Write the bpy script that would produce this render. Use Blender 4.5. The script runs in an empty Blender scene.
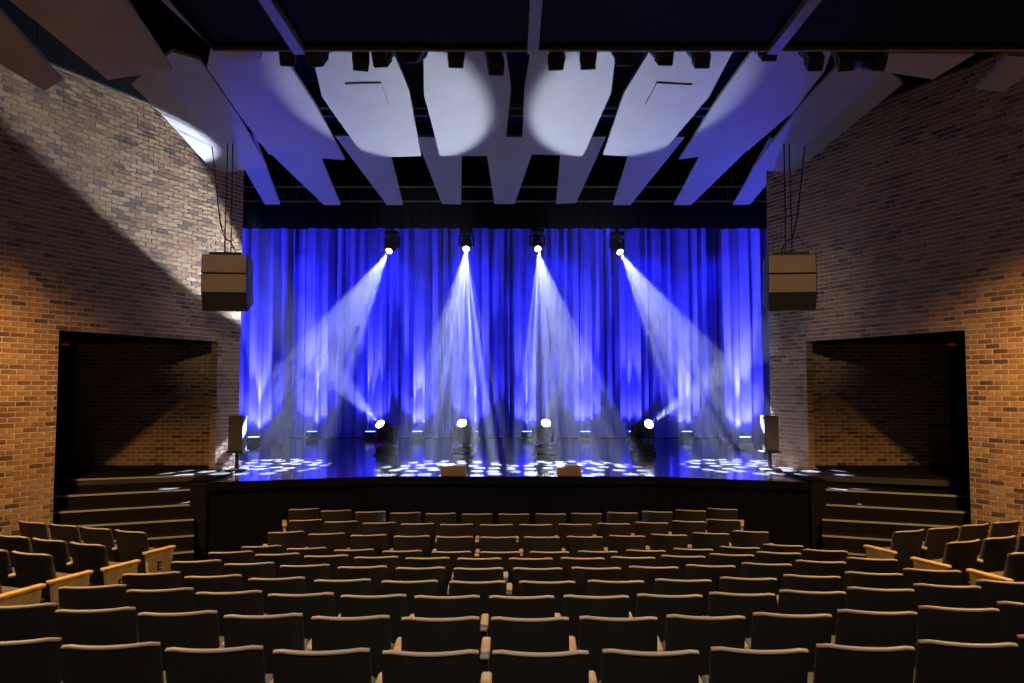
import bpy, math, random
from mathutils import Vector, Matrix
random.seed(7)
scene = bpy.context.scene
COL = scene.collection
PI = math.pi

# ------------------------------------------------------------------ camera
F = 780.0                                   # focal length in pixels of the 1024x683 frame
CAMZ = 2.74
TILT = math.atan(44.5 / F)
cam_d = bpy.data.cameras.new('camera'); cam_d.sensor_width = 36.0
cam_d.lens = F / 1024 * 36; cam_d.clip_end = 200
cam = bpy.data.objects.new('camera', cam_d); COL.objects.link(cam)
cam.location = (0, 0, CAMZ); cam.rotation_euler = (PI / 2 + TILT, 0, 0)
scene.camera = cam

# ------------------------------------------------------------------ world, view, render options
w = bpy.data.worlds.new('world'); scene.world = w; w.use_nodes = True
bg = w.node_tree.nodes['Background']; bg.inputs[0].default_value = (.55, .6, .8, 1); bg.inputs[1].default_value = 0.0
vs = scene.view_settings
vs.view_transform = 'Standard'; vs.look = 'None'; vs.gamma = 1.0; vs.use_curve_mapping = False
vs.exposure = 0.0
cy = scene.cycles
cy.use_denoising = True
cy.max_bounces = 5; cy.diffuse_bounces = 2; cy.glossy_bounces = 2; cy.volume_bounces = 0; cy.transmission_bounces = 1
cy.sample_clamp_indirect = 4.0
cy.use_adaptive_sampling = False
cy.use_light_tree = True

# ------------------------------------------------------------------ maths helpers
ct, st = math.cos(TILT), math.sin(TILT)
def ray(px, py):
    a = (px - 512) / F; b = (341.5 - py) / F
    return Vector((a, ct - b * st, st + b * ct))
def at_y(px, py, Y):
    d = ray(px, py); k = Y / d.y
    return Vector((d.x * k, Y, CAMZ + d.z * k))
def at_z(px, py, Z):
    d = ray(px, py); k = (Z - CAMZ) / d.z
    return Vector((d.x * k, d.y * k, Z))
def proj(p):
    y = p[1] * ct + (p[2] - CAMZ) * st
    z = -p[1] * st + (p[2] - CAMZ) * ct
    return (512 + F * p[0] / y, 341.5 - F * z / y, y)

class MB:
    """collects geometry, builds one mesh object"""
    def __init__(s): s.v = []; s.f = []; s.m = []; s.sm = []
    def add(s, vs_, fs, mi=0, smooth=False):
        o = len(s.v); s.v += [tuple(p) for p in vs_]
        for f in fs:
            s.f.append([i + o for i in f]); s.m.append(mi); s.sm.append(smooth)
        return s
    def box(s, x0, x1, y0, y1, z0, z1, mi=0, M=None):
        P = [(x, y, z) for z in (z0, z1) for y in (y0, y1) for x in (x0, x1)]
        if M is not None: P = [M @ Vector(p) for p in P]
        return s.add(P, [(0, 2, 3, 1), (4, 5, 7, 6), (0, 1, 5, 4), (2, 6, 7, 3), (0, 4, 6, 2), (1, 3, 7, 5)], mi)
    def cbox(s, x0, x1, y0, y1, z0, z1, c=.01, M=None, mi=0):
        """box with all edges chamfered"""
        X = (x0, x1); Y = (y0, y1); Z = (z0, z1); P = []; idx = {}
        for i in (0, 1):
            for j in (0, 1):
                for k in (0, 1):
                    sx, sy, sz = (c, -c)[i], (c, -c)[j], (c, -c)[k]
                    for ax in range(3):
                        q = [X[i] + sx, Y[j] + sy, Z[k] + sz]
                        q[ax] = (X[i], Y[j], Z[k])[ax]
                        idx[i, j, k, ax] = len(P); P.append(Vector(q))
        fs = []
        def face(ids):
            ids = list(ids); a, b, d = P[ids[0]], P[ids[1]], P[ids[2]]
            n = (b - a).cross(d - a); cen = Vector(((x0 + x1) / 2, (y0 + y1) / 2, (z0 + z1) / 2))
            m = sum((P[q] for q in ids), Vector()) / len(ids)
            fs.append(ids if n.dot(m - cen) > 0 else ids[::-1])
        sq = [(0, 0), (1, 0), (1, 1), (0, 1)]
        def key(ax, e, a, b, on):
            t = [0, 0, 0]; o = [q for q in range(3) if q != ax]
            t[ax] = e; t[o[0]] = a; t[o[1]] = b
            return idx[t[0], t[1], t[2], on]
        for ax in range(3):
            for e in (0, 1): face(key(ax, e, a, b, ax) for a, b in sq)
            o = [q for q in range(3) if q != ax]
            for a, b in sq:
                face([key(ax, 0, a, b, o[0]), key(ax, 1, a, b, o[0]), key(ax, 1, a, b, o[1]), key(ax, 0, a, b, o[1])])
        for i in (0, 1):
            for j in (0, 1):
                for k in (0, 1): face([idx[i, j, k, q] for q in range(3)])
        if M is not None: P = [M @ p for p in P]
        return s.add(P, fs, mi)
    def prism(s, poly, z0, z1, mi=0):
        """vertical prism over a plan polygon (counter-clockwise); z may be callables"""
        n = len(poly)
        a = sum(poly[i][0] * poly[(i + 1) % n][1] - poly[(i + 1) % n][0] * poly[i][1] for i in range(n))
        if a < 0: poly = poly[::-1]
        f0 = z0 if callable(z0) else (lambda p: z0); f1 = z1 if callable(z1) else (lambda p: z1)
        P = [(p[0], p[1], f0(p)) for p in poly] + [(p[0], p[1], f1(p)) for p in poly]
        fs = [tuple(range(n - 1, -1, -1)), tuple(range(n, 2 * n))]
        fs += [(i, (i + 1) % n, n + (i + 1) % n, n + i) for i in range(n)]
        return s.add(P, fs, mi)
    def extrude(s, poly, x0, x1, M=None, mi=0):
        """(y,z) profile swept along x"""
        n = len(poly)
        a = sum(poly[i][0] * poly[(i + 1) % n][1] - poly[(i + 1) % n][0] * poly[i][1] for i in range(n))
        if a < 0: poly = poly[::-1]
        P = [Vector((x0, p[0], p[1])) for p in poly] + [Vector((x1, p[0], p[1])) for p in poly]
        if M is not None: P = [M @ p for p in P]
        fs = [tuple(range(n - 1, -1, -1)), tuple(range(n, 2 * n))]
        fs += [(i, (i + 1) % n, n + (i + 1) % n, n + i) for i in range(n)]
        return s.add(P, fs, mi)
    def tube(s, a, b, r, r2=None, n=10, mi=0, smooth=True, cap=True):
        a = Vector(a); b = Vector(b); r2 = r if r2 is None else r2
        d = (b - a).normalized(); u = d.orthogonal().normalized(); v = d.cross(u)
        P = []
        for c, rr in ((a, r), (b, r2)):
            for i in range(n):
                t = 2 * PI * i / n; P.append(c + (u * math.cos(t) + v * math.sin(t)) * rr)
        s.add(P, [(i, (i + 1) % n, n + (i + 1) % n, n + i) for i in range(n)], mi, smooth)
        if cap: s.add(P, [tuple(range(n - 1, -1, -1)), tuple(range(n, 2 * n))], mi)
        return s
    def lathe(s, prof, n=16, M=None, mi=0, smooth=True):
        """(r, z) profile around z, closed by caps"""
        P = []
        for r, z in prof:
            for i in range(n):
                t = 2 * PI * i / n; P.append(Vector((r * math.cos(t), r * math.sin(t), z)))
        if M is not None: P = [M @ p for p in P]
        k = len(prof); fs = []
        for j in range(k - 1):
            for i in range(n):
                i2 = (i + 1) % n; fs.append((j * n + i, j * n + i2, (j + 1) * n + i2, (j + 1) * n + i))
        s.add(P, fs, mi, smooth)
        s.add(P, [tuple(range(n - 1, -1, -1)), tuple((k - 1) * n + i for i in range(n))], mi)
        return s
    def grid(s, pts, nu, nv, mi=0, smooth=True):
        fs = [(j * nu + i, j * nu + i + 1, (j + 1) * nu + i + 1, (j + 1) * nu + i) for j in range(nv - 1) for i in range(nu - 1)]
        return s.add(pts, fs, mi, smooth)
    def mesh(s, name, mats):
        me = bpy.data.meshes.new(name); me.from_pydata(s.v, [], s.f)
        me.polygons.foreach_set('material_index', s.m); me.polygons.foreach_set('use_smooth', s.sm)
        for m in (mats if isinstance(mats, (list, tuple)) else [mats]): me.materials.append(m)
        me.update(); return me
    def build(s, name, mats, parent=None, M=None):
        return link(name, s.mesh(name, mats), parent, M)

def link(name, data, parent=None, M=None):
    o = bpy.data.objects.new(name, data); COL.objects.link(o)
    if parent is not None: o.parent = parent
    if M is not None: o.matrix_local = M
    return o
def tag(o, label=None, cat=None, group=None, kind=None):
    if label: o['label'] = label
    if cat: o['category'] = cat
    if group: o['group'] = group
    if kind: o['kind'] = kind
    return o
def thing(name, label, cat, loc=(0, 0, 0), rot=(0, 0, 0), group=None):
    o = bpy.data.objects.new(name, None); COL.objects.link(o)
    o.location = loc; o.rotation_euler = rot; o.empty_display_size = .1
    return tag(o, label, cat, group)
def copy_tree(o, parent=None):
    c = o.copy(); COL.objects.link(c)
    if parent is not None: c.parent = parent
    for ch in KIDS.get(o, ()): copy_tree(ch, c)
    return c
KIDS = {}
def part(mb, name, mat, parent, M=None):
    o = mb.build(name, mat, parent, M); KIDS.setdefault(parent, []).append(o); return o

# ------------------------------------------------------------------ materials
def mat(name, col, rough=.6, metal=0, var=0.0, scale=6.0, bump=0.0, bscale=60.0, emit=None, estr=0, spec=.5, rnd=0.0):
    m = bpy.data.materials.new(name); m.use_nodes = True
    nt = m.node_tree; b = nt.nodes['Principled BSDF']
    b.inputs['Base Color'].default_value = (*col, 1); b.inputs['Roughness'].default_value = rough
    b.inputs['Metallic'].default_value = metal; b.inputs['Specular IOR Level'].default_value = spec
    if emit:
        b.inputs['Emission Color'].default_value = (*emit, 1); b.inputs['Emission Strength'].default_value = estr
    tc = None
    if var or bump:
        tc = nt.nodes.new('ShaderNodeTexCoord')
    if var or rnd:
        hs = nt.nodes.new('ShaderNodeHueSaturation'); hs.inputs['Color'].default_value = (*col, 1)
        add = nt.nodes.new('ShaderNodeMath'); add.operation = 'ADD'; add.inputs[0].default_value = 1.0; add.inputs[1].default_value = 0
        if var:
            n = nt.nodes.new('ShaderNodeTexNoise'); n.inputs['Scale'].default_value = scale; n.inputs['Detail'].default_value = 4
            nt.links.new(tc.outputs['Object'], n.inputs['Vector'])
            mr = nt.nodes.new('ShaderNodeMapRange'); mr.inputs[1].default_value = .3; mr.inputs[2].default_value = .7
            mr.inputs[3].default_value = -var; mr.inputs[4].default_value = var
            nt.links.new(n.outputs['Fac'], mr.inputs[0]); nt.links.new(mr.outputs[0], add.inputs[1])
        last = add.outputs[0]
        if rnd:
            oi = nt.nodes.new('ShaderNodeObjectInfo'); m2 = nt.nodes.new('ShaderNodeMath'); m2.operation = 'MULTIPLY_ADD'
            m2.inputs[1].default_value = 2 * rnd; nt.links.new(oi.outputs['Random'], m2.inputs[0])
            s2 = nt.nodes.new('ShaderNodeMath'); s2.operation = 'SUBTRACT'; s2.inputs[1].default_value = rnd
            nt.links.new(last, s2.inputs[0]); nt.links.new(s2.outputs[0], m2.inputs[2]); last = m2.outputs[0]
        nt.links.new(last, hs.inputs['Value']); nt.links.new(hs.outputs[0], b.inputs['Base Color'])
    if bump:
        n = nt.nodes.new('ShaderNodeTexNoise'); n.inputs['Scale'].default_value = bscale; n.inputs['Detail'].default_value = 3
        nt.links.new(tc.outputs['Object'], n.inputs['Vector'])
        bp = nt.nodes.new('ShaderNodeBump'); bp.inputs['Strength'].default_value = bump; bp.inputs['Distance'].default_value = .01
        nt.links.new(n.outputs['Fac'], bp.inputs['Height']); nt.links.new(bp.outputs[0], b.inputs['Normal'])
    return m

M_BRICK = [mat('brick_orange', (.33, .205, .105), .85, var=.25, scale=9, bump=.5, bscale=90, rnd=.12),
           mat('brick_tan', (.39, .265, .15), .85, var=.25, scale=9, bump=.5, bscale=90, rnd=.12),
           mat('brick_rust', (.28, .155, .085), .85, var=.25, scale=9, bump=.5, bscale=90, rnd=.12),
           mat('brick_brown', (.185, .105, .065), .85, var=.25, scale=9, bump=.5, bscale=90, rnd=.12),
           mat('brick_dark', (.10, .068, .05), .8, var=.25, scale=9, bump=.5, bscale=90, rnd=.12)]
BRICK_W = [.33, .27, .2, .12, .08]
M_MORTAR = mat('mortar', (.74, .64, .52), .95, var=.15, scale=14, bump=.4, bscale=120)
M_BLACK = mat('black_paint', (.005, .005, .007), .85, spec=.05)
M_VOID = mat('dark_ceiling_paint', (.005, .005, .007), .9, spec=.1)
M_STAGE = mat('glossy_black_stage', (.055, .055, .062), .12, bump=.06, bscale=3.0, var=.2, scale=2)
M_STEP = mat('black_stair_carpet', (.009, .009, .009), .95, spec=.1, bump=.3, bscale=200)
M_NOSE = mat('metal_nosing', (.36, .36, .36), .4)
M_HOUSE = mat('dark_house_carpet', (.022, .02, .02), .95, bump=.3, bscale=200)
M_VELVET_BLK = mat('black_velvet', (.005, .005, .009), .95, spec=.05)
M_CURTAIN = mat('blue_velour', (.17, .17, .80), .75, var=.12, scale=2)
M_PANEL = mat('white_acoustic_panel', (.30, .30, .31), .6, var=.05, scale=1.5, bump=.1, bscale=2)
M_PANEL_E = mat('panel_edge', (.20, .20, .20), .7)
M_SEAT = mat('black_seat_shell', (.018, .017, .0165), .6, bump=.25, bscale=300)
M_RIM = mat('seat_rim_painted_lit', (.46, .42, .37), .5)  # pale tone stands in for light caught along the back's top edge
M_FAB = mat('grey_seat_fabric', (.15, .15, .16), .9, bump=.4, bscale=400)
M_WOOD = mat('pale_oak', (.80, .57, .24), .5, var=.18, scale=7)
M_ARM = mat('pale_armrest', (.52, .48, .42), .45)
M_INK = mat('black_ink', (.015, .015, .015), .6)
M_SPK = mat('speaker_grille', (.50, .38, .24), .6, bump=.5, bscale=500)
M_SPK2 = mat('small_speaker_grille', (.09, .07, .05), .6, bump=.5, bscale=500)
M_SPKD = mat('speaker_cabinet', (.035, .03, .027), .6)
M_METAL = mat('dark_metal', (.05, .05, .055), .4, metal=.6)
M_FIXT = mat('black_fixture', (.009, .009, .010), .5, spec=.25)
M_STEEL = mat('painted_steel', (.16, .16, .19), .5)
M_CRATE = mat('brown_wedge_grille', (.30, .18, .08), .6, var=.1, scale=20)
M_LENS = mat('lit_lens', (.9, .9, 1), .2, emit=(.85, .9, 1.0), estr=40)
M_LENSB = mat('lit_blue_lens', (.5, .5, 1), .2, emit=(.25, .35, 1.0), estr=9)
M_LAMP = mat('lit_warm_lens', (.9, .8, .6), .2, emit=(1, .72, .4), estr=6)
M_RED = mat('dim_red_sign', (.2, .01, .01), .4, emit=(1, .05, .02), estr=.05)

# ------------------------------------------------------------------ light helpers
def spot(name, loc, target, power, col, angle, blend, parent=None, radius=.04, gobo=None):
    d = bpy.data.lights.new(name, 'SPOT'); d.energy = power; d.color = col
    d.spot_size = angle; d.spot_blend = blend; d.shadow_soft_size = radius
    o = bpy.data.objects.new(name, d); COL.objects.link(o)
    o.location = loc
    o.rotation_euler = (Vector(target) - Vector(loc)).to_track_quat('-Z', 'Y').to_euler()
    if gobo: gobo_nodes(d, math.tan(angle / 2), *gobo)
    return o
def gobo_nodes(d, half, cells, thr, floor_, seed):
    """a breakup gobo: bright round dots on a dim ground, laid out in the lamp's own beam"""
    d.use_nodes = True; nt = d.node_tree; em = nt.nodes['Emission']
    tc = nt.nodes.new('ShaderNodeTexCoord'); sx = nt.nodes.new('ShaderNodeSeparateXYZ')
    nt.links.new(tc.outputs['Normal'], sx.inputs[0])
    def math_(op, a, b=None):
        n = nt.nodes.new('ShaderNodeMath'); n.operation = op
        for i, q in enumerate((a, b)):
            if q is None: continue
            if isinstance(q, (int, float)): n.inputs[i].default_value = q
            else: nt.links.new(q, n.inputs[i])
        return n.outputs[0]
    u = math_('DIVIDE', sx.outputs[0], sx.outputs[2]); v = math_('DIVIDE', sx.outputs[1], sx.outputs[2])
    k = cells / (2 * half)
    cb = nt.nodes.new('ShaderNodeCombineXYZ')
    nt.links.new(math_('ADD', math_('MULTIPLY', u, k), seed), cb.inputs[0]); nt.links.new(math_('ADD', math_('MULTIPLY', v, k), seed * 1.7), cb.inputs[1])
    vo = nt.nodes.new('ShaderNodeTexVoronoi'); vo.voronoi_dimensions = '2D'; vo.inputs['Scale'].default_value = 1.0
    vo.inputs['Randomness'].default_value = .55
    nt.links.new(cb.outputs[0], vo.inputs['Vector'])
    mr = nt.nodes.new('ShaderNodeMapRange'); mr.interpolation_type = 'SMOOTHSTEP'
    mr.inputs[1].default_value = thr * 1.15; mr.inputs[2].default_value = thr * .85; mr.inputs[3].default_value = floor_; mr.inputs[4].default_value = 1.0
    nt.links.new(vo.outputs['Distance'], mr.inputs[0]); nt.links.new(mr.outputs[0], em.inputs['Strength'])

# ------------------------------------------------------------------ sizes of the place
ZS = CAMZ - 1.506                 # stage level (front house floor is z = 0)
TA, X0 = .4295, 11.4              # side walls: |X| = X0 - TA * Y
def wx(Y): return X0 - TA * Y
ROOF = 9.0
LINTEL = 3.55
YA = 14.85                         # alcove back wall
YB = 22.6                         # blue curtain
SIDES = {'left': -1, 'right': 1}
JAMB = 11.27; PIER = 14.12; WEND = {'left': 14.65, 'right': 15.0}

# ------------------------------------------------------------------ warm house lamps (hung under the lighting bridge and the house ceiling, above the frame), then an added pair of spots
for side, s in SIDES.items():
    spot('house_and_added_spot', (s * 5.2, 7.0, 6.3), (s * 5.5, 7.0, 0), 1750, (1, .50, .14), math.radians(132), .5, radius=.10)
    spot('house_and_added_spot', (s * 2.2, -.4, 6.2), (s * 2.4, 5.0, .6), 400, (1, .86, .70), math.radians(74), .7, radius=.15)
for side, s in SIDES.items():
    spot('house_and_added_spot', (s * 1.2, 1.0, 6.1), (s * 4.65, 12.6, 4.3), 800, (1, .74, .46), math.radians(13), .9, radius=.10)  # added pair with no known source, brightens the hanging loudspeaker arrays

# ------------------------------------------------------------------ brick walls
BL, BH, JT = .218, .0728, .016
def brick_meshes():
    out = []
    for m in M_BRICK:
        out.append(MB().box(JT / 2, BL - JT / 2, -.006, 0, JT / 2, BH - JT / 2).mesh('brick', m))
    return out
BRICKM = brick_meshes()
def brick_wall(wall, origin, ang, length, z0, z1, holes=(), cap=300, vis=lambda c: True):
    """bricks over a vertical plane: local x runs along the wall, local -y faces the house, holes are (s0,s1,z0,z1)"""
    M = Matrix.Translation(origin) @ Matrix.Rotation(ang, 4, 'Z')
    rows = int(round((z1 - z0) / BH)); full = []; rest = MB()
    for r in range(rows):
        za, zb = z0 + r * BH, z0 + (r + 1) * BH
        off = -(BL / 2) * (r % 2); k = 0
        n = int(length / BL) + 2
        for k in range(n):
            a, b = off + k * BL, off + (k + 1) * BL
            spans = [(max(a, 0), min(b, length))]
            for (s0, s1, h0, h1) in holes:
                if zb > h0 + .02 and za < h1 - .02:
                    new = []
                    for (p, q) in spans:
                        if q <= s0 or p >= s1: new.append((p, q)); continue
                        if p < s0: new.append((p, s0))
                        if q > s1: new.append((s1, q))
                    spans = new
            for (p, q) in spans:
                if q - p < .025: continue
                mi = random.choices(range(5), BRICK_W)[0]
                c = M @ Vector(((p + q) / 2, 0, (za + zb) / 2))
                if abs(q - p - BL) < 1e-6: full.append((p, za, mi, c))
                else: rest.box(p + JT / 2, q - JT / 2, -.006, 0, za + JT / 2, zb - JT / 2, mi)
    scored = []
    for i, (p, za, mi, c) in enumerate(full):
        x, y, d = proj(c)
        scored.append((d if (-2 < x < 1026 and 0 < y < 683 and d > 1 and vis((x, y))) else 999, i))
    scored.sort()
    own = {i for d, i in scored[:cap] if d < 900}
    for i, (p, za, mi, c) in enumerate(full):
        if i in own: link('brick', BRICKM[mi], wall, Matrix.Translation((p, 0, za)))
        else: rest.box(p + JT / 2, p + BL - JT / 2, -.006, 0, za + JT / 2, za + BH - JT / 2, mi)
    tag(rest.build('brickwork', M_BRICK, wall), kind='stuff')

for side, s in SIDES.items():
    Y1 = WEND[side]; YN = 5.0
    ang = math.atan2(1, -s * TA)             # direction of travel along the wall with growing Y
    cosw = 1 / math.hypot(1, TA)
    def S(Y): return (Y - YN) / cosw
    L = S(Y1); H0 = 0.0; H1 = 7.38
    # mortar body of the wall: local x along wall.  Left wall: house lies on the -y side after rotation
    if side == 'left':
        org = Vector((-wx(YN), YN, 0)); a = ang; loc = lambda Y: S(Y)
    else:                                     # run from the stage end towards the house so that -y faces the house
        org = Vector((wx(Y1), Y1, 0)); a = ang + PI; loc = lambda Y: L - S(Y)
    hole = tuple(sorted((loc(JAMB), loc(PIER)))) + (-1, LINTEL)
    wall = thing('wall_' + side, None, None, org, (0, 0, a)); wall['kind'] = 'structure'
    mb = MB(); T = .14
    segs = sorted([0, hole[0], hole[1], L])
    mb.box(segs[0], segs[1], 0, T, H0, H1); mb.box(segs[2], segs[3], 0, T, H0, H1); mb.box(segs[1], segs[2], 0, T, LINTEL, H1)
    mb.build('mortar', M_MORTAR, wall)
    mb = MB().box(segs[1], segs[2], 0, T, LINTEL - .006, LINTEL - .001); mb.build('lintel', M_BLACK, wall)
    z0 = LINTEL - BH * int(LINTEL / BH)
    brick_wall(wall, org, a, L, z0, H1, [hole], vis=lambda c: c[1] < 530)
    jb = MB(); xp = loc(PIER); e = -1 if side == 'left' else 1
    for r in range(int(LINTEL / BH)):
        za = z0 + r * BH
        jb.box(*sorted((xp, xp + e * .01)), -.008, T, za + JT / 2, za + BH - JT / 2, random.choices(range(5), BRICK_W)[0])
    tag(jb.build('jamb_brickwork', M_BRICK, wall), kind='stuff')
    # alcove: brick back wall, black return and soffit
    xo, xi = s * 8.3, s * (5.3 if s < 0 else 5.25)
    aw = thing('wall_alcove_' + side, None, None, (min(xo, xi), YA, ZS)); aw['kind'] = 'structure'
    AL = abs(xo - xi)
    MB().box(0, AL, 0, .2, 0, LINTEL - ZS + .05).build('mortar', M_MORTAR, aw)
    brick_wall(aw, Vector((min(xo, xi), YA, ZS)), 0, AL, 0, BH * 33.3)
    r = MB(); r.box(*sorted((s * 8.7, s * 8.9)), 11.0, 15.3, 0, LINTEL + .2)
    r.box(*sorted((xo, s * 8.8)), YA + .05, YA + .2, 0, LINTEL + .2)
    r.box(*sorted((s * 6.8, s * 8.8)), 10.95, 11.2, 0, LINTEL + .2)
    tag(r.build('wall_return_' + side, M_BLACK), kind='structure')
    # soffit over the alcove
    poly = [(s * (wx(JAMB) + .05), JAMB), (s * 8.75, 11.2), (s * 8.75, YA + .1), (s * (wx(PIER) + .1), YA + .1), (s * (wx(PIER) + .1), PIER)]
    tag(MB().prism(poly, LINTEL + .002, LINTEL + .12).build('ceiling_alcove_' + side, M_BLACK), kind='structure')
    # wing wall behind the brick wall's end, back to the curtain
    tag(MB().box(*sorted((s * 8.8, s * 9.0)), 15.1, 24.2, 0, ROOF).build('wall_wing_' + side, M_VOID), kind='structure')
    tag(MB().box(*sorted((s * (5.32 if s < 0 else 5.2), s * 8.9)), 15.1, 15.25, LINTEL, ROOF).build('wall_portal_' + side, M_VOID), kind='structure')
    # a dark ledge along the top of the brick
    mb = MB().box(0, L, -.06, .5, H1, ROOF); o = mb.build('wall_upper_' + side, M_VOID, None, Matrix.Translation(org) @ Matrix.Rotation(a, 4, 'Z')); tag(o, kind='structure')

tag(MB().box(-9.2, 9.2, -3, 24.4, ROOF, ROOF + .2).build('ceiling', M_VOID), kind='structure')
tag(MB().box(-9.2, 9.2, 24.0, 24.2, 0, ROOF).build('wall_back', M_VOID), kind='structure')
tag(MB().box(-9.2, 9.2, -3.2, -3, -1, ROOF).build('wall_rear', M_VOID), kind='structure')
for side, s in SIDES.items():
    tag(MB().box(*sorted((s * 9.0, s * 9.2)), -3, 5.6, -.5, ROOF).build('wall_house_' + side, M_VOID), kind='structure')

# ------------------------------------------------------------------ stage
fl = at_z(206, 482.5, ZS); fr = at_z(813, 482.5, ZS); f1 = at_z(375, 476.5, ZS); f2 = at_z(660, 476.5, ZS)
n0l, n0r = at_z(56, 480, ZS), at_z(194, 475, ZS)
SIDE_STEP = {}
for side, s in SIDES.items():
    a, b = Vector((s * abs(n0l.x), n0l.y)), Vector((s * abs(n0r.x), n0r.y))
    if side == 'right': a, b = at_z(968, 481, ZS).xy, at_z(820, 475, ZS).xy
    SIDE_STEP[side] = (a, b)
la, lb = SIDE_STEP['left']; ra, rb = SIDE_STEP['right']
poly = [fl.xy, f1.xy, f2.xy, fr.xy, (fr.x, rb.y), rb, ra, (8.65, ra.y + .3), (8.65, YA), (8.65, 23.9), (-8.65, 23.9), (-8.65, YA), (-8.65, la.y + .3), la, lb, (fl.x, lb.y)]
def dense(p):
    return [tuple(q) for q in p]
st_ = tag(MB().prism(dense(poly), ZS - .10, ZS).build('stage_floor', M_STAGE), kind='structure')
for k, (side, s) in enumerate(SIDES.items()):
    a, b = SIDE_STEP[side]
    pl = [tuple(b), tuple(a), (s * 8.65, a.y + .3), (s * 8.65, YA), (s * 5.4, YA), (s * (abs(b.x) + .02), 13.7)]
    tag(MB().prism(pl, ZS, ZS + .006).build('landing_' + side, M_STEP), kind='structure')
for k, (p, q) in enumerate(((fl, f1), (f1, f2), (f2, fr))):
    tag(MB().prism([(p.x, p.y), (q.x, q.y), (q.x, q.y - .02), (p.x, p.y - .02)], ZS - .12, ZS + .002).build('trim_%d' % (k + 1), M_BLACK), kind='structure')
# pleated black skirt under the stage lip
def pleats(p, q, n, amp):
    p = Vector(p); q = Vector(q); d = (q - p); nrm = Vector((d.y, -d.x)).normalized(); out = []
    for i in range(n + 1):
        t = i / n; out.append(p + d * t + nrm * amp * math.sin(t * n * .5 * PI))
    return out
front = [Vector((fl.x, fl.y + .06)), Vector((f1.x, f1.y + .06)), Vector((f2.x, f2.y + .06)), Vector((fr.x, fr.y + .06))]
labs = ['black pleated stage skirt left of centre', 'black pleated skirt under the middle of the stage edge', 'black pleated stage skirt right of centre']
for i in range(3):
    pts = pleats(front[i], front[i + 1], int((front[i + 1] - front[i]).length / .07), .018)
    P = [(p.x, p.y, z) for z in (0.005, ZS - .10) for p in pts]
    mb = MB().grid(P, len(pts), 2)
    P2 = [(p.x, p.y + .02, z) for z in (ZS - .10, .005) for p in pts]; mb.grid(P2, len(pts), 2)
    tag(mb.build('stage_skirt', M_VELVET_BLK), labs[i], 'stage skirt', 'stage skirts')
# cheek boxes that close the stage corners beside the steps
for side, s in SIDES.items():
    xs = (193, 210) if side == 'left' else (808, 823)
    yy = fl.y - .03
    xa, xb = [(x - 512) / F * yy for x in xs]
    xa += s * .0
    mb = MB().cbox(xa, xb, yy - .02, yy + 1.2, 0, ZS + .02, .02)
    c = thing('stage_corner_post', 'black boxed corner of the stage beside the %s steps' % side, 'stage corner', group='stage corners')
    part(mb, 'box', M_STEP, c); part(MB().cbox(xa - .01, xb + .01, yy - .03, yy + 1.2, ZS + .02, ZS + .045, .008), 'cap', M_BLACK, c)

# ------------------------------------------------------------------ steps in the alcoves
RISE = ZS / 7
lev = [ZS - RISE * k for k in range(7)]
ysR = [475, 489, 504, 519, 535, 551]; ysL = [480, 496, 512, 527, 544.5, 562]
for side, s in SIDES.items():
    stair = thing('stage_steps_' + side, 'black steps with metal nosings climbing to the %s of the stage' % side, 'steps')
    xl, xr = (-120, 194) if side == 'left' else (1150, 822)
    prev = None
    for k in range(6):
        xL_ = 56 if side == 'left' else 968
        a = at_z(xL_, ysL[k], lev[k]); b = at_z(xr, ysR[k], lev[k])
        d = (a - b); a2 = b + d * ((abs(8.6) - abs(b.x)) / (abs(a.x) - abs(b.x)))
        if k > 0:
            pa, pb = prev
            part(MB().prism([tuple(b.xy), tuple(a2.xy), tuple(pa.xy), tuple(pb.xy)], 0.0, lev[k] - .004), 'step', M_STEP, stair)
        u = d.normalized(); nr = Vector((-u.y, u.x, 0)); nr = nr if nr.y < 0 else -nr
        q = [b + nr * .012, a2 + nr * .012, a2 - nr * .012, b - nr * .012]
        part(MB().prism([tuple(v.xy) for v in q], lev[k] - .022, lev[k] + .004), 'nosing', M_NOSE, stair)
        if k == 0:
            q = [b, a2, a2 - nr * .1, b - nr * .1]
            part(MB().prism([tuple(v.xy) for v in q], 0, lev[0] - .101), 'riser', M_STEP, stair)
        prev = (a2, b)

# ------------------------------------------------------------------ blue stage curtain: drapes side by side
def drape(x0, x1, y, z0, z1, name, label, m, seed, group, amp=.13, per=.3):
    rs = random.Random(seed); n = int((x1 - x0) / .03) + 2; nv = 7
    ph = [rs.uniform(0, 6.28) for _ in range(4)]; k1 = 2 * PI / (per * rs.uniform(.9, 1.1)); P = []
    for j in range(nv):
        z = z0 + (z1 - z0) * j / (nv - 1)
        for i in range(n):
            x = x0 + (x1 - x0) * i / (n - 1)
            wv = math.sin(k1 * x + ph[0] + .8 * math.sin(1.7 * x + ph[1])) * .75 + .5 * math.sin(k1 * .41 * x + ph[2]) + .25 * math.sin(k1 * 2.3 * x + ph[3] + .3 * z)
            P.append((x, y + amp * wv * (1 - .1 * j / nv) + .02 * math.sin(z * 1.3 + x * 5), z))
    mb = MB(); mb.grid(P, n, nv)
    Q = [(p[0], p[1] + .012, p[2]) for p in P]; mb.grid([Q[j * n + (n - 1 - i)] for j in range(nv) for i in range(n)], n, nv)
    return tag(mb.build(name, m), label, 'curtain', group)
XC0, XC1 = -8.0, 8.0
ND = 8
words = ['leftmost', 'second', 'third', 'fourth', 'fifth', 'sixth', 'seventh', 'rightmost']
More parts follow.
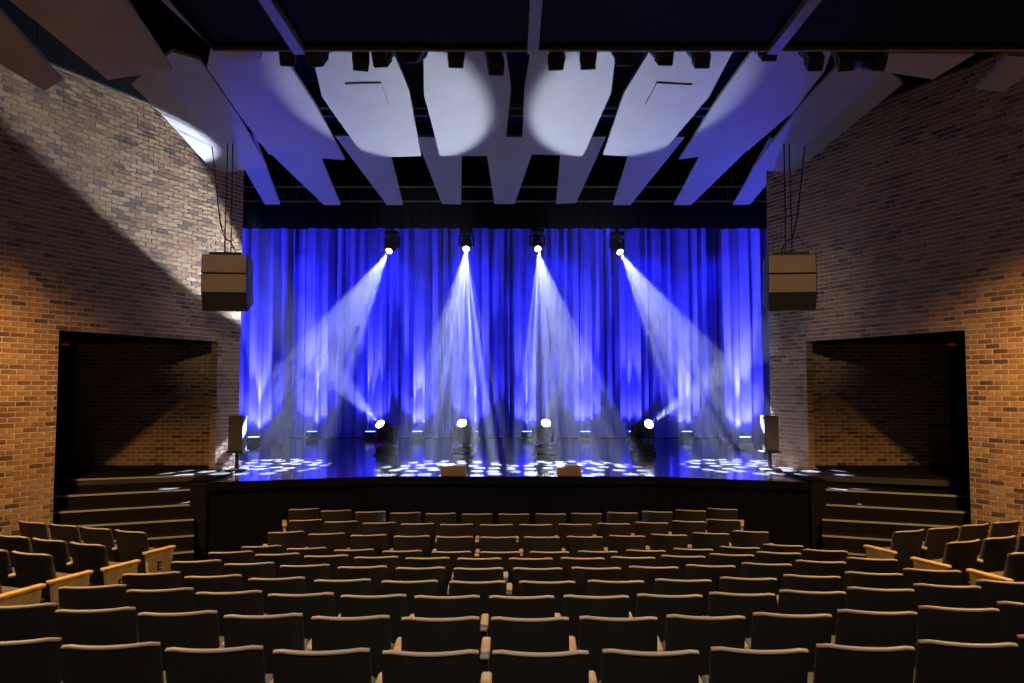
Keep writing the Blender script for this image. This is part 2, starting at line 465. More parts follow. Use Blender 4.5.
for i in range(ND):
    a = XC0 + (XC1 - XC0) * i / ND; b = XC0 + (XC1 - XC0) * (i + 1) / ND
    lab = ('%s blue pleated drape of the stage backdrop' % words[i]) if i in (0, 7) else ('%s blue pleated stage backdrop drape from the left' % words[i])
    drape(a - .02, b - .05, YB + .08 * (i % 2), ZS + .02, 8.2, 'stage_drape', lab, M_CURTAIN, 40 + i, 'blue stage drapes')
# nearer blue legs at both ends
YL = 20.2
for side, s in SIDES.items():
    xs = ((226, 293) if side == 'left' else (722, 788))
    a, b = [(x - 512) / F * YL for x in xs]
    drape(a, b, YL, ZS + .02, 7.2, 'side_curtain', 'narrow blue side curtain at the %s edge of the stage' % side, M_CURTAIN, 90 + s, 'blue side curtains', amp=.08)
# black border across the top
YV = 18.0
zb = at_y(512, 228.5, YV).z
drape(-8.1, 8.1, YV, zb, ROOF - .1, 'border_curtain', 'wide black border curtain above the blue backdrop', M_VELVET_BLK, 5, None, amp=.05, per=.3)

# ------------------------------------------------------------------ LED uplights at the foot of the drapes
def uplight_proto():
    t = thing('led_uplight', 'x', 'stage light', group='LED uplights under the blue drapes')
    part(MB().cbox(-.16, .16, -.09, .09, .05, .22, .02), 'housing', M_FIXT, t)
    part(MB().box(-.13, .13, -.07, .07, .221, .226), 'lens', M_LENSB, t)
    part(MB().box(-.19, .19, -.03, .03, 0, .049), 'foot', M_METAL, t)
    return t
up0 = None
UPX = [(255, YL - .4), (313, YB - .42), (371, YB - .42), (418, YB - .42), (473, YB - .42), (527, YB - .42), (585, YB - .42), (633, YB - .42), (686, YB - .42), (744, YL - .4)]
UPW = [1.5, 1.5, 1.0, 1.3, 1.0, .9, 1.3, .8, 1.3, 1.9]
ordw = ['first', 'second', 'third', 'fourth', 'fifth', 'sixth', 'seventh', 'eighth', 'ninth', 'tenth', 'eleventh', 'twelfth', 'thirteenth', 'fourteenth', 'fifteenth']
proto = uplight_proto()
for i, (px, Y) in enumerate(UPX):
    o = proto if i == 0 else copy_tree(proto)
    X = (px - 512) / F * Y
    o.location = (X, Y, ZS)
    o['label'] = 'low blue LED uplight at the drapes, %s from the left' % ordw[i]
    spot('uplight_beam', (X, Y, ZS + .25), (X, Y + 1.9, ZS + 4), 330 * UPW[i], (.12, .12, 1.0), math.radians(78), .7, radius=.06)
    spot('uplight_column', (X, Y + .06, ZS + .25), (X, Y + .62, ZS + 5), 5200 * UPW[i], (.13, .13, 1.0), math.radians(24), .75, radius=.05)
    if i in (0, 1, 8, 9):
        spot('uplight_spill', (X, Y, ZS + .25), (X * 1.1, Y - 5.5, ZS + 4.6), [1500, 1100, 0, 0, 0, 0, 0, 0, 1100, 1500][i], (.05, .06, 1.0), math.radians(70), .9, radius=.06)

# blue batten lamps hidden behind the border, washing the top of the drapes
for x in (-6.2, -3.7, -1.2, 1.2, 3.7, 6.2):
    spot('batten_lamp', (x, YB - 1.3, 7.6), (x, YB, 3.6), 260, (.05, .05, 1.0), math.radians(75), .8, radius=.08)

# ------------------------------------------------------------------ moving head lights
def moving_head(label, loc, target, hang, group, g=1.0):
    """base at loc; head aimed at target; hang: base on top"""
    t = thing('moving_head_light', label, 'stage light', loc, group=group); t.scale = (g, g, g)
    sg = -1 if hang else 1
    part(MB().cbox(-.17, .17, -.15, .15, *sorted((0, sg * .11)), .02), 'base', M_FIXT, t)
    part(MB().lathe([(.10, 0), (.10, .03), (.07, .05)], 16, Matrix.Translation((0, 0, sg * .10)) @ Matrix.Rotation(PI if hang else 0, 4, 'X')), 'pan_bearing', M_METAL, t)
    d = Vector(target) - Vector(loc)
    piv = Vector((0, 0, sg * .36)); d = (Vector(target) - (Vector(loc) + piv * g)).normalized()
    yaw = math.atan2(d.y, d.x) - PI / 2
    R = Matrix.Rotation(yaw, 4, 'Z')
    y = MB()
    y.box(-.19, .19, -.06, .06, *sorted((sg * .15, sg * .18)), M=R)
    for e in (-1, 1): y.cbox(*sorted((e * .155, e * .195)), -.06, .06, *sorted((sg * .16, sg * .42)), .01, M=R)
    part(y, 'yoke', M_FIXT, t)
    Q = d.to_track_quat('Z', 'Y').to_matrix().to_4x4(); HM = Matrix.Translation(piv) @ Q
    head = part(MB().lathe([(.06, -.17), (.12, -.15), (.14, -.05), (.14, .06), (.11, .16), (.085, .2), (.085, .215)], 18, HM), 'head', M_FIXT, t)
    part(MB().lathe([(.0735, .216), (.0735, .224), (.05, .232)], 18, HM), 'lens', M_LENS, t)
    src = Vector(loc) + (piv + d * .26) * g
    if hang: part(MB().box(-.04, .04, -.03, .03, 0, PZ - loc[2] - .015), 'clamp', M_METAL, t)
    return src, d
WHITE = (.72, .80, 1.0)
YH = 19.2
PZ = at_y(512, 250, YH).z + .72
uppers = [(389, 251, (262, 466)), (466, 249, (448, 467.5)), (538, 249, (574, 467.5)), (620, 252, (750, 466))]
posw = ['leftmost', 'second from the left', 'third from the left', 'rightmost']
for i, (px, py, fp) in enumerate(uppers):
    lens = at_y(px, py, YH); tgt = at_z(fp[0], fp[1], ZS)
    d = (tgt - lens).normalized(); piv = lens - d * .22; base = piv + Vector((0, 0, .36))
    src, d = moving_head('black moving head light hanging over the stage, %s of four' % posw[i], base, tgt, True, 'hanging moving heads')
    spot('moving_head_beam', src, tgt, 130000, WHITE, math.radians(22), .3, radius=.012, gobo=(7.5, .31, .006, 3.1 + i * 7.7))
# pipe they hang from
p = thing('lighting_pipe', 'black lighting pipe behind the border curtain', 'pipe')
part(MB().tube((-7.5, YH, PZ), (7.5, YH, PZ), .03), 'tube', M_METAL, p)
for x in (-6, -2, 2, 6): part(MB().tube((x, YH, PZ + .03), (x, YH, ROOF), .008, n=6), 'hanger', M_METAL, p)
YF = 17.0
wl = lambda s, Y, Z: Vector((s * wx(Y), Y, Z))
lowers = [(380, 424, at_y(152, 178, 12.7)), (462, 423, at_y(398, 116, 11.7)), (546, 423, at_y(622, 120, 11.7)), (649, 424, at_y(803, 312, 12.9))]
for i, (px, py, tgt) in enumerate(lowers):
    lens = at_y(px, py, YF); d = (tgt - lens).normalized(); G = 1.3; piv = lens - d * .22 * G
    base = Vector((piv.x, piv.y, ZS))
    # floor fixtures stand on a small box so that the head reaches the seen height
    rise = piv.z - .36 * G - ZS
    base.z = ZS + max(rise, 0)
    src, d = moving_head('black moving head light standing on the stage floor, %s of four' % posw[i], base, tgt, False, 'floor moving heads', G)
    if rise > .02:
        b = thing('fixture_riser', 'low black box under the floor light, %s of four' % posw[i], 'box', (base.x, base.y, ZS), group='risers under floor lights')
        part(MB().cbox(-.26, .26, -.24, .24, 0, rise - .001, .01), 'box', M_FIXT, b)
        part(MB().box(-.2, .2, -.246, -.24, .01, max(rise - .03, .015)), 'front_panel', M_METAL, b)
    spot('moving_head_beam', src, tgt, [12000, 2500, 2500, 22000][i], WHITE, math.radians([21, 24.5, 24.5, 12][i]), .35, radius=.03, gobo=(16.0, .42, .92, 1.3 + i * 3.3))

# ------------------------------------------------------------------ stage haze
hz = MB().prism([(-4.6, 13.3), (4.6, 13.3), (4.6, 14.9), (7.9, 14.9), (7.9, 22.2), (-7.9, 22.2), (-7.9, 14.9), (-4.6, 14.9)], ZS + .01, 6.25)
m = bpy.data.materials.new('stage_haze'); m.use_nodes = True; nt = m.node_tree; nt.nodes.clear()
out = nt.nodes.new('ShaderNodeOutputMaterial'); sc_ = nt.nodes.new('ShaderNodeVolumeScatter')
sc_.inputs['Color'].default_value = (.9, .92, 1, 1); sc_.inputs['Density'].default_value = .0056; sc_.inputs['Anisotropy'].default_value = .25
nt.links.new(sc_.outputs[0], out.inputs['Volume'])
hz_o = tag(hz.build('stage_haze', m), 'thin theatrical haze hanging over the stage', 'haze', kind='stuff')

# ------------------------------------------------------------------ theatre seats
SW = .53
def arc(y0, sag, w_, n=7):
    return [(-w_ + 2 * w_ * i / (n - 1), y0 + sag * ((2 * i / (n - 1) - 1) ** 2)) for i in range(n)]
def seat_meshes():
    me = {}
    # local frame: +y faces the stage, origin on the floor under the middle of the back's top edge
    def shell(y_back, y_front, z0, z1, w0, w1, sag, lean, mb, rc=.022, n=9):
        """curved slab: bulges to -y in the middle, leans back with height, round upper corners"""
        rows = []
        zs = [z0, z0 + .12, (z0 + z1) / 2, z1 - rc, z1 - rc * .45, z1 - rc * .12, z1]
        for z in zs:
            t = (z - z0) / (z1 - z0); w_ = w0 + (w1 - w0) * t
            q = max(0, (z - (z1 - rc)) / rc); w_ -= rc * (1 - math.sqrt(max(0, 1 - q * q)))
            rows.append((z, w_, -lean * t + lean))
        P = []
        for yy in (y_back, y_front):
            for z, w_, dy in rows:
                for i in range(n):
                    u = 2 * i / (n - 1) - 1
                    P.append((w_ * u, yy + dy + sag * u * u, z))
        R = len(rows); fs = []; o = R * n
        for j in range(R - 1):
            for i in range(n - 1):
                a = j * n + i
                fs.append((a, a + 1, a + n + 1, a + n)); fs.append((o + a + 1, o + a, o + a + n, o + a + n + 1))
            a = j * n; fs.append((o + a, a, a + n, o + a + n)); a = j * n + n - 1; fs.append((a, o + a, o + a + n, a + n))
        for i in range(n - 1):
            a = (R - 1) * n + i; fs.append((a, a + 1, o + a + 1, o + a)); fs.append((i + 1, i, o + i, o + i + 1))
        mb.add(P, fs, 0, False); return mb
    L = .13
    me['back_shell'] = shell(0, .022, .30, .85, .235, .228, .06, L, MB()).mesh('back_shell', M_SEAT)
    # grey upholstery in front of the shell, its top edge painted pale for the light it catches
    me['back_cushion'] = shell(.024, .06, .42, .838, .212, .212, .06, L * .8, MB()).mesh('back_cushion', M_FAB)
    rim = MB(); n = 11
    P = []
    for i in range(n):
        u = 2 * i / (n - 1) - 1; e = max(0, abs(u) - .86) / .14; dz = -.010 * e * e
        x = .226 * u; y = .06 * u * u
        P += [(x, y - .004, .846 + dz), (x, y - .001, .857 + dz), (x, y + .02, .860 + dz), (x, y + .026, .846 + dz)]
    fs = [(4 * i + k, 4 * i + (k + 1) % 4, 4 * (i + 1) + (k + 1) % 4, 4 * (i + 1) + k)[::-1] for i in range(n - 1) for k in range(4)]
    fs += [(0, 1, 2, 3)[::1], tuple(4 * (n - 1) + k for k in (3, 2, 1, 0))]
    rim.add(P, fs, 0, True)
    me['lit_rim'] = rim.mesh('lit_rim', M_RIM)
    Mx = Matrix.Translation((0, .19, .36)) @ Matrix.Rotation(math.radians(24), 4, 'X')
    me['seat'] = MB().cbox(-.215, .215, -.02, .38, -.02, .08, .03, Mx).mesh('seat', M_FAB)
    me['seat_pan'] = MB().cbox(-.22, .22, 0, .38, -.045, -.02, .01, Mx).mesh('seat_pan', M_SEAT)
    me['armrest'] = MB().cbox(-.028, .028, .08, .42, .60, .632, .01).mesh('armrest', M_ARM)
    me['standard'] = MB().extrude([(.12, .0), (.34, .0), (.34, .03), (.29, .05), (.30, .40), (.38, .60), (.12, .60), (.16, .40), (.15, .05), (.12, .03)], -.018, .018).mesh('standard', M_SEAT)
    ep = MB().extrude([(.14, .0), (.37, .0), (.38, .10), (.45, .60), (.06, .60), (.12, .10)], -.02, .02)
    me['end_panel'] = ep.mesh('end_panel', M_WOOD)
    me['end_cap'] = MB().cbox(-.035, .035, .03, .48, .60, .632, .008).mesh('end_cap', M_WOOD)
    return me
SM = seat_meshes()
def seat(label, loc, rz, group, arms, name='theatre_seat'):
    t = thing(name, label, 'seat', loc, (0, 0, rz), group)
    b = link('back_shell', SM['back_shell'], t); link('lit_rim', SM['lit_rim'], b); link('back_cushion', SM['back_cushion'], t)
    c = link('seat', SM['seat'], t); link('seat_pan', SM['seat_pan'], c)
    for a in arms:
        x = (-1 if a[0] == 'L' else 1) * SW / 2
        if a[1:] == 'e':
            e = link('end_panel', SM['end_panel'], t, Matrix.Translation((x + (-.015 if a[0] == 'L' else .015), 0, 0))); link('end_cap', SM['end_cap'], e)
        else:
            st2 = link('standard', SM['standard'], t, Matrix.Translation((x, 0, 0))); link('armrest', SM['armrest'], st2)
    return t

YC = 22.6                                  # the rows are arcs about a point on the stage
rowY = [11.6 - .88 * i for i in range(10)]
rowTop = [513.5, 524, 537.5, 547.5, 558.5, 568.5, 582, 597, 619, 653.5]
floorZ = []
for i in range(10):
    floorZ.append(at_y(512, rowTop[i], rowY[i]).z - .862)
fz = floorZ[:]
fz[0:4] = [0.0] * 4
for i in range(10): fz[i] = max(fz[i], fz[i - 1] if i else 0)
seats_px = [
 [303.5, 336, 371, 406, 441, 477.5, 514, 551, 586, 622, 657, 690.5, 722],
 [305, 341, 379.5, 418, 457, 497, 536, 575, 613, 651.5, 689, 723.5],
 [284.5, 326, 369, 413, 456, 498.6, 542, 584, 626, 668, 711, 751.5],
 [260, 306, 354, 403, 452.5, 501, 549.5, 597.5, 645, 693, 740, 784],
 [229, 276.5, 326, 376.5, 428, 480, 531, 583, 633, 683, 732, 779, 827],
 [194, 248, 304.5, 363, 421, 478.5, 538, 596, 653, 710, 767, 822.5, 875],
 [149, 212, 276, 342, 409, 476.5, 547, 616.5, 684, 749, 813, 876, 935.6],
 [88, 158, 228, 301, 373.5, 447, 521.5, 596, 669.5, 742, 813, 882, 951, 1018],
 [10, 91.5, 175, 262, 350, 441, 531, 618.5, 705.5, 792.5, 879.5, 963.5, 1046],
 [5, 106, 210.5, 319, 429, 539.5, 651, 761.5, 869, 974, 1079],
]
roww = ['front', 'second', 'third', 'fourth', 'fifth', 'sixth', 'seventh', 'eighth', 'ninth', 'rearmost']
RIM_TOP = .862
def on_row(px, i):
    R = YC - rowY[i]; X = 0; Y = rowY[i]
    for _ in range(30):
        d = Y * ct + (fz[i] + RIM_TOP - CAMZ) * st
        X = (px - 512) / F * d; Y = YC - math.sqrt(R * R - X * X)
    return X, Y
for i, row in enumerate(seats_px):
    n = len(row)
    pts = [on_row(px, i) for px in row]
    # even spacing along the arc from the measured places
    R = YC - rowY[i]
    an = [math.asin(x / R) for x, y in pts]; mean = sum(an) / n; step = sum((k - (n - 1) / 2) * (a - mean) for k, a in enumerate(an)) / sum((k - (n - 1) / 2) ** 2 for k in range(n))
    for k in range(n):
        a = mean + (k - (n - 1) / 2) * step
        a = .5 * a + .5 * an[k]
        x = R * math.sin(a); y = YC - R * math.cos(a)
        arms = ['L' + ('e' if k == 0 and i < 8 else '')] + (['R' + ('e' if i < 8 else '')] if k == n - 1 else [])
        if n % 2 and k == n // 2: where = 'middle seat of the %s row' % roww[i]
        elif k == 0: where = 'at the left end of the %s row' % roww[i]
        elif k == n - 1: where = 'at the right end of the %s row' % roww[i]
        elif k < n / 2: where = '%s from the left in the %s row' % (ordw[k], roww[i])
        else: where = '%s from the right in the %s row' % (ordw[n - 1 - k], roww[i])
        seat('black folding theatre seat, ' + where, (x, y, fz[i]), a * -1 if False else -a * 1.0, 'seats of the %s row' % roww[i], arms)

# side blocks, rows in line with the fifth to eighth rows of the middle
side_rows = {
 'left': [(4, [(28, 522), (55, 525), (87.5, 527.5), (124.5, 531)]), (5, [(-20, 533), (11, 536.5), (43, 540), (80, 543.5)]), (6, [(-16, 549), (23, 553)]), (7, [(-38, 565)])],
 'right': [(4, [(1006, 522), (977, 525), (948, 527), (915, 530.5)]), (5, [(1040, 533.5), (1005, 537), (971, 541)]), (6, [(1037, 552)])]}
LET = 'EFGH'
def letter_mesh(ch):
    mb = MB(); bars = {'E': [(0, .02, 0, .1), (0, .06, .082, .1), (0, .05, .041, .059), (0, .06, 0, .018)],
                       'F': [(0, .02, 0, .1), (0, .06, .082, .1), (0, .05, .041, .059)],
                       'G': [(0, .02, 0, .1), (0, .065, .082, .1), (0, .065, 0, .018), (.047, .065, 0, .05), (.03, .065, .035, .05)],
                       'H': [(0, .02, 0, .1), (.045, .065, 0, .1), (0, .065, .041, .059)]}[ch]
    for (a, b, c, d) in bars: mb.box(0, .003, a, b, c, d)
    return mb.mesh('row_letter', M_INK)
for side, s in SIDES.items():
    for (i, pts) in side_rows[side]:
        FZ = fz[i] + .07
        W = [at_z(px, py, FZ + RIM_TOP) for px, py in pts]
        if len(W) > 1: d = (W[-1] - W[0]).normalized()
        Wl = W[-1]
        if len(W) == 1: d = Vector((.95 * -s, -.31, 0)).normalized()
        rz = math.atan2(d.y, d.x) if s < 0 else math.atan2(-d.y, -d.x)
        n = len(W)
        for k in range(n):
            back = (n - 1 - k)
            pos = Wl - d * (SW + .02) * back
            pos.z = FZ
            aisle = 'R' if s < 0 else 'L'; outer = 'L' if s < 0 else 'R'
            arms = [outer] + ([aisle + 'e'] if back == 0 else [])
            t = seat('black folding theatre seat in the %s side block, %s row, %s from the aisle' % (side, ['front', 'second', 'third', 'fourth'][i - 4], ['first', 'second', 'third', 'fourth'][back]), pos, rz, 'seats of the %s side block' % side, arms)
            if back == 0 and s < 0:
                e = [c for c in t.children if c.name.startswith('end_panel')][0]
                link('row_letter', letter_mesh(LET[i - 4]), e, Matrix.Translation((.0205, .21, .385)))
            if back == 0 and s > 0 and i == 4:
                e = [c for c in t.children if c.name.startswith('end_panel')][0]
                link('number_plate', MB().box(-.024, -.0205, .12, .17, .49, .53).mesh('number_plate', M_INK), e)
        # the riser the row stands on
        a = Wl + d * 0.36; b = Wl - d * 4.2
        nr = Vector((-d.y, d.x, 0)); nr = nr if nr.y > 0 else -nr
        q = [a - nr * .22, b - nr * .22, b + nr * .66, a + nr * .66]
        lo = -.6
        if FZ > .01:
            tag(MB().prism([tuple(v.xy) for v in q], lo, FZ).build('floor_riser_' + side, M_HOUSE), kind='structure')

# ------------------------------------------------------------------ house floor: curved risers under the rows
tag(MB().prism([(-9.2, 5), (9.2, 5), (9.2, 15), (-9.2, 15)], -.7, 0).build('floor', M_HOUSE), kind='structure')
for i in range(4, 10):
    R0 = YC - rowY[i] - .60; R1 = YC - rowY[i] + (.30 if i < 9 else 6.0)
    am = .36; N = 24
    ins = [(R0 * math.sin(a), YC - R0 * math.cos(a)) for a in [(-am + 2 * am * k / N) for k in range(N + 1)]]
    outr = [(R1 * math.sin(a), YC - R1 * math.cos(a)) for a in [(-am + 2 * am * k / N) for k in range(N + 1)]]
    P = []; 
    for z in (-.6, fz[i]):
        P += [(x, y, z) for x, y in ins] + [(x, y, z) for x, y in outr]
    n = N + 1; fs = []
    for k in range(N):
        fs.append((2 * n + k, 2 * n + n + k, 2 * n + n + k + 1, 2 * n + k + 1)[::1])
        fs.append((k, k + 1, 2 * n + k + 1, 2 * n + k)); fs.append((n + k + 1, n + k, 3 * n + k, 3 * n + k + 1))
    tag(MB().add(P, fs).build('floor_riser', M_HOUSE), kind='structure')

# ------------------------------------------------------------------ ceiling reflector panels
def panel(px, h0, slope, yref, label, group, hatch=None):
    """outline pixels laid on a plane that falls towards the stage: Z = h0 - slope * (Y - yref)"""
    P = []
    for x, y in px:
        d = ray(x, y); k = (h0 + slope * yref - CAMZ) / (d.z + slope * d.y)
        P.append(Vector((d.x * k, d.y * k, CAMZ + d.z * k)))
    n = len(P); c = sum(P, Vector()) / n
    t = thing('ceiling_panel', label, 'ceiling panel', tuple(c), group=group)
    a = sum(P[i].x * P[(i + 1) % n].y - P[(i + 1) % n].x * P[i].y for i in range(n))
    if a < 0: P = P[::-1]
    lo = [p - c for p in P]; hi = [p - c + Vector((0, 0, .045)) for p in P]
    mb = MB().add(lo + hi, [tuple(range(n - 1, -1, -1)), tuple(range(n, 2 * n))] + [(i, (i + 1) % n, n + (i + 1) % n, n + i) for i in range(n)])
    part(mb, 'board', M_PANEL, t)
    # steel rib on the back and two hangers
    f = Vector((0, 1, -slope)).normalized()
    near = min(lo, key=lambda q: q.y); far = max(lo, key=lambda q: q.y)
    part(MB().tube(Vector((0, near.y * .7, near.y * .7 * -slope + .075)), Vector((0, far.y * .7, far.y * .7 * -slope + .075)), .03, n=6), 'rib', M_STEEL, t)
    hg = MB()
    for q in (near.y * .5, far.y * .5): hg.tube((0, q, -q * slope + .08), (0, q, ROOF - c.z), .008, n=5)
    part(hg, 'hanger', M_STEEL, t)
    if hatch:
        H = []
        for x, y in hatch:
            d = ray(x, y); k = (h0 + slope * yref - CAMZ) / (d.z + slope * d.y)
            H.append(Vector((d.x * k, d.y * k, CAMZ + d.z * k)) - c)
        a = sum(H[i].x * H[(i + 1) % 4].y - H[(i + 1) % 4].x * H[i].y for i in range(4))
        if a < 0: H = H[::-1]
        part(MB().add([q - Vector((0, 0, .02)) for q in H] + [q - Vector((0, 0, .001)) for q in H], [(3, 2, 1, 0), (4, 5, 6, 7), (0, 1, 5, 4), (1, 2, 6, 5), (2, 3, 7, 6), (3, 0, 4, 7)]), 'access_hatch', M_PANEL, t)
    return t
U = [
 ([(131, 84), (172, 52), (200, 60), (240, 118), (267, 167), (216, 174), (165, 118)], 'leftmost'),
 ([(207, 68), (215, 30), (266, 30), (314, 103), (345, 160), (269, 154.5), (238, 113)], 'second from the left'),
 ([(306, 28), (383, 28), (409, 90), (421, 156), (365, 158), (322, 97)], 'third from the left'),
 ([(423, 28), (503, 28), (511, 90), (504, 156), (440, 156), (424, 95)], 'fourth from the left'),
 ([(535, 28), (619, 28), (611, 93), (583, 156), (522, 154), (524, 90)], 'fourth from the right'),
 ([(664, 28), (745, 28), (709, 97), (658, 158), (603, 155), (624, 93)], 'third from the right'),
 ([(768, 30), (840, 30), (824, 72), (792, 113), (748, 150.5), (679, 159.5), (722, 93)], 'second from the right'),
 ([(800, 106), (842, 62), (880, 62), (903, 84), (793, 173), (752, 169)], 'rightmost'),
]
for i, (px, w_) in enumerate(U):
    hatch = {2: [(345, 83), (381, 82), (389, 104), (350, 106)], 5: [(657, 82), (692, 84), (680, 106), (645, 104)]}.get(i)
    panel(px, 6.72, .06, 13.5, 'large white ceiling panel nearer the lighting bridge, %s' % w_, 'near row of ceiling panels', hatch)
LP = [
 [(226, 138), (256, 138), (280, 204.5), (265, 204.5)], [(250, 134), (312, 136), (340.5, 205), (324, 205)], [(335, 136), (386, 136), (403, 205), (387, 205)],
 [(416, 137), (462, 137), (461, 204.5), (442, 204)], [(484, 137), (538, 137), (514.5, 204), (494.5, 204)], [(562, 137), (606, 137), (576, 203), (556, 204)],
 [(634, 137), (685, 137), (630.5, 205), (613, 205)], [(710, 136), (764, 134), (691, 205), (674, 205)], [(770, 138), (806, 138), (750, 204.5), (733, 205)]]
lw = ['leftmost', 'second from the left', 'third from the left', 'fourth from the left', 'middle one', 'fourth from the right', 'third from the right', 'second from the right', 'rightmost']
for i, px in enumerate(LP):
    panel(px, 6.62, .14, 17.2, 'narrow white ceiling panel above the black border, %s' % lw[i], 'far row of ceiling panels')
NP = [([(-40, -40), (100, -40), (126, 0), (172, 70), (108, 80)], 'broad near white ceiling panel at the upper left corner'),
      ([(-60, -10), (-20, -10), (62, 80), (45, 91), (-40, 40)], 'outer near white ceiling panel against the left brick wall'),
      ([(150, -10), (205, -30), (250, 20), (262, 58), (226, 61)], 'near white ceiling panel beside the left end of the bridge'),
      ([(871, 69.5), (933, 79.5), (975, 54), (890, 53)], 'near white ceiling panel under the right part of the bridge'),
      ([(976, 89), (1003, 92), (1050, 58), (1008, 56)], 'outer near white ceiling panel against the right brick wall')]
for px, lab in NP:
    panel(px, 6.42, .05, 9.5, lab, 'nearest ceiling panels')

# pipes in the void above the panels
for k, (py, Y) in enumerate([(181, 17.0), (196, 17.4), (98, 15.2), (106, 15.4)]):
    z = at_y(512, py, Y).z
    p = thing('ceiling_pipe', ['thin dark pipe crossing behind the narrow ceiling panels, higher one', 'thin dark pipe crossing behind the narrow ceiling panels, lower one', 'pale duct rail above the gap between ceiling panels, higher one', 'pale duct rail above the gap between ceiling panels, lower one'][k], 'pipe', (0, Y + .5, z), group='ceiling pipes')
    z2 = 0
    part(MB().tube((-7.6, 0, z2), (7.6, 0, z2), .025 if k < 2 else .05, n=8), 'tube', M_STEEL, p)
    h = MB()
    for x in (-5, 0, 5): h.tube((x, 0, z2), (x, 0, ROOF - z), .008, n=5)
    part(h, 'hanger', M_STEEL, p)

# ------------------------------------------------------------------ lighting bridge (catwalk) across the house
YBR = 8.3
zbr = at_y(512, 50, YBR).z
br = thing('lighting_bridge', 'dark lighting bridge crossing under the ceiling', 'lighting bridge', (0, 0, 0))
xl = (222 - 512) / F * YBR * 1.04
part(MB().box(xl, 7.0, 4.0, YBR, zbr + .05, zbr + .12), 'underside', M_BLACK, br)
part(MB().box(xl, 7.0, YBR - .02, YBR + .03, zbr, zbr + .9), 'fascia', M_STEEL if False else M_BLACK, br)
part(MB().tube((xl, YBR + .01, zbr + .02), (7.0, YBR + .01, zbr + .02), .035, n=8), 'edge_tube', M_STEEL, br)
part(MB().box(xl - .04, xl, 4.0, YBR, zbr - .01, zbr + .9), 'end_plate', M_BLACK, br)
for (pa, pb) in (((262, 0), (297, 48)), ((543, 0), (533, 48)), ((836, 0), (774, 50))):
    x1 = at_z(pb[0], pb[1], zbr).x
    part(MB().box(x1 - .06, x1 + .06, 4.0, YBR + .05, zbr - .03, zbr + .05), 'cross_beam', M_STEEL, br)
for x in (-2.6, 0.9, 4.4):
    part(MB().tube((x, YBR - .5, zbr + .11), (x, YBR - .5, ROOF), .02, n=6), 'hanger', M_STEEL, br)
# spotlights clamped along the far side of the bridge
cans = [288, 317, 361, 382, 412, 456, 496, 556, 588, 623, 664, 701, 768, 814, 845, 873]
cw = ['first', 'second', 'third', 'fourth', 'fifth', 'sixth', 'seventh', 'eighth']
for k, px in enumerate(cans):
    rs = random.Random(k); Y = YBR + .28
    X = (px - 512) / F * (Y + .2)
    half = len(cans) // 2
    w_ = ('%s from the left' % cw[k]) if k < half else ('%s from the right' % cw[len(cans) - 1 - k])
    t = thing('bridge_spotlight', 'dark stage spotlight clamped behind the lighting bridge, %s' % w_, 'spotlight', (X, Y, zbr + .13), (0, 0, rs.uniform(-.25, .25)), 'spotlights on the bridge')
    drop = [.10, .10, .14, .13, .12, .12, .20, .20, .12, .13, .12, .14, .05, .16, .16, .22][k]
    Mx = Matrix.Translation((0, .1, -drop + .12)) @ Matrix.Rotation(math.radians(-52 + rs.uniform(-12, 12)), 4, 'X')
    part(MB().lathe([(.05, -.2), (.095, -.18), (.10, .0), (.08, .05), (.085, .2), (.105, .22), (.105, .26)], 14, Mx), 'barrel', M_FIXT, t)
    part(MB().cbox(-.085, .085, -.085, .085, -.24, -.02, .012, Mx), 'housing', M_FIXT, t)
    y = MB()
    for e in (-1, 1): y.box(*sorted((e * .11, e * .12)), .08, .12, .0, .3)
    y.box(-.12, .12, .08, .12, .29, .3)
    part(y, 'yoke', M_METAL, t)
    part(MB().tube((0, .1, .3), (0, .1, .42), .02, n=8).box(-.03, .03, -.30, .14, .40, .44), 'clamp', M_METAL, t)

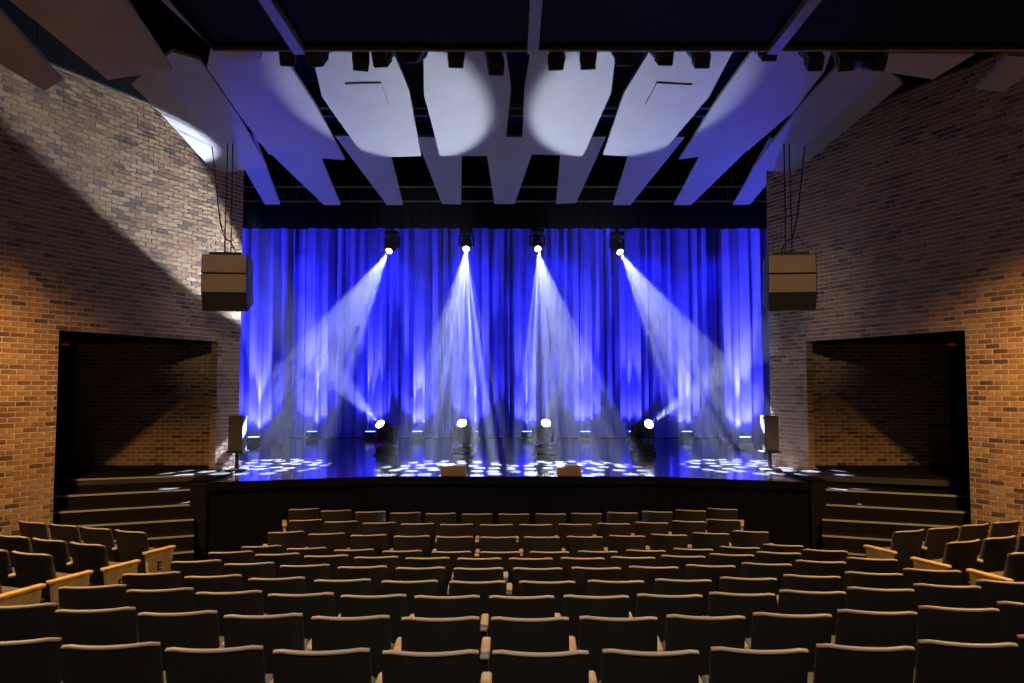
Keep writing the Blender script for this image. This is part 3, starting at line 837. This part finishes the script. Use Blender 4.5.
# ------------------------------------------------------------------ hanging loudspeaker stacks
for side, s in SIDES.items():
    px0, px1 = (200, 244.5) if side == 'left' else (770.5, 818)
    Y = 12.55
    w_ = (px1 - px0) / F * Y; cx = ((px0 + px1) / 2 - 512) / F * Y
    ztop = at_y(512, 254, Y).z; zbot = at_y(512, 313, Y).z
    t = thing('speaker_array', 'brown hanging loudspeaker array in front of the %s brick wall' % side, 'loudspeaker', (cx, Y, ztop), (0, 0, -s * .12 if side == 'left' else .12 * -1), 'hanging loudspeaker arrays')
    hh = (ztop - zbot) / 3
    prof_z = 0
    tilts = [math.radians(4), math.radians(-3), math.radians(-22)]
    yy = 0; zz = 0
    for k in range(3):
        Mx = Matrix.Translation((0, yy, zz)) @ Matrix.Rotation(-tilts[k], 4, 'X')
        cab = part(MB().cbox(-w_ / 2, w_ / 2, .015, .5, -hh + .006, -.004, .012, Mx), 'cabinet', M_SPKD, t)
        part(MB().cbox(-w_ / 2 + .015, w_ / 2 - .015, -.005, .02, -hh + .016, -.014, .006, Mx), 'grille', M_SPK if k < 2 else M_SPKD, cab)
        part(MB().box(-w_ / 2 - .008, -w_ / 2, .2, .3, -hh + .05, -.05, M=Mx).box(w_ / 2, w_ / 2 + .008, .2, .3, -hh + .05, -.05, M=Mx), 'rigging_plate', M_METAL, cab)
        yy += math.sin(tilts[k]) * hh * -1; zz -= math.cos(tilts[k]) * hh
    part(MB().box(-w_ / 2 + .1, w_ / 2 - .1, .05, .1, .0, .04).box(-w_ / 2 + .1, w_ / 2 - .1, .38, .43, .0, .04).box(-.03, .03, .05, .43, .0, .05), 'fly_bar', M_METAL, t)
    cb = MB()
    for x in (-.05, .05): cb.tube((x, .22, .05), (x * .6, .22, ROOF - ztop - .01), .011, n=6)
    part(cb, 'chain', M_METAL, t)
    cab = MB(); pts = [Vector((.12 * s * -1 + s * .5 * u, .3 + .1 * u, .05 + 2.3 * u * u * .9 + .12 * math.sin(u * 9))) for u in [q / 14 for q in range(15)]]
    for a, b in zip(pts, pts[1:]): cab.tube(a, b, .010, n=6, cap=False)
    part(cab, 'signal_cable', M_FIXT, t)

# ------------------------------------------------------------------ small loudspeakers on stands at the stage corners
for side, s in SIDES.items():
    px = (236.5 if side == 'left' else 770.5); Y = 13.95
    X = (px - 512) / F * Y
    zt = at_y(px, 416, Y).z - ZS; zb_ = at_y(px, 453, Y).z - ZS
    t = thing('stage_speaker', 'small brown loudspeaker on a stand at the %s end of the stage' % side, 'loudspeaker', (X, Y, ZS), group='stage loudspeakers')
    cab = part(MB().cbox(-.125, .125, 0, .26, zb_ + .03, zt, .012), 'cabinet', M_SPKD, t)
    part(MB().cbox(-.115, .115, -.012, .004, zb_ + .04, zt - .012, .004), 'grille', M_SPK2, cab)
    part(MB().cbox(-.16, .16, -.03, .28, zb_, zb_ + .03, .008), 'tray', M_METAL, t)
    part(MB().tube((0, .13, .03), (0, .13, zb_), .035, n=12), 'pole', M_METAL, t)
    part(MB().cbox(-.16, .16, -.04, .3, 0, .03, .008), 'foot', M_METAL, t)
# low boxes on the stage lip
for k, px in enumerate((453.5, 568.5)):
    c = at_z(px, 475.5, ZS); Y = f1.y + .12; X = (px - 512) / F * Y
    t = thing('foot_monitor', 'low brown monitor box on the stage edge, %s of the two' % ['left', 'right'][k], 'monitor', (X, Y, ZS), group='monitor boxes on the stage edge')
    hgt = .165
    cab = part(MB().extrude([(0, 0), (.30, 0), (.30, hgt), (.04, hgt), (0, hgt - .03)], -.205, .205), 'cabinet', M_CRATE, t)
    part(MB().box(-.19, .19, -.006, 0, .015, hgt - .045), 'grille', M_CRATE, t)

# ------------------------------------------------------------------ dim signs in the alcoves
for side, s in SIDES.items():
    p = at_y(63 if side == 'left' else 954, 344, YA - .1)
    t = thing('exit_lamp', 'dim red lamp high in the dark end of the %s alcove' % side, 'lamp', (p.x, YA - .02, p.z), group='alcove lamps')
    part(MB().cbox(-.10, .10, 0, .06, -.05, .05, .01), 'housing', M_BLACK, t); part(MB().box(-.08, .08, -.005, 0, -.035, .035), 'lens', M_RED, t)
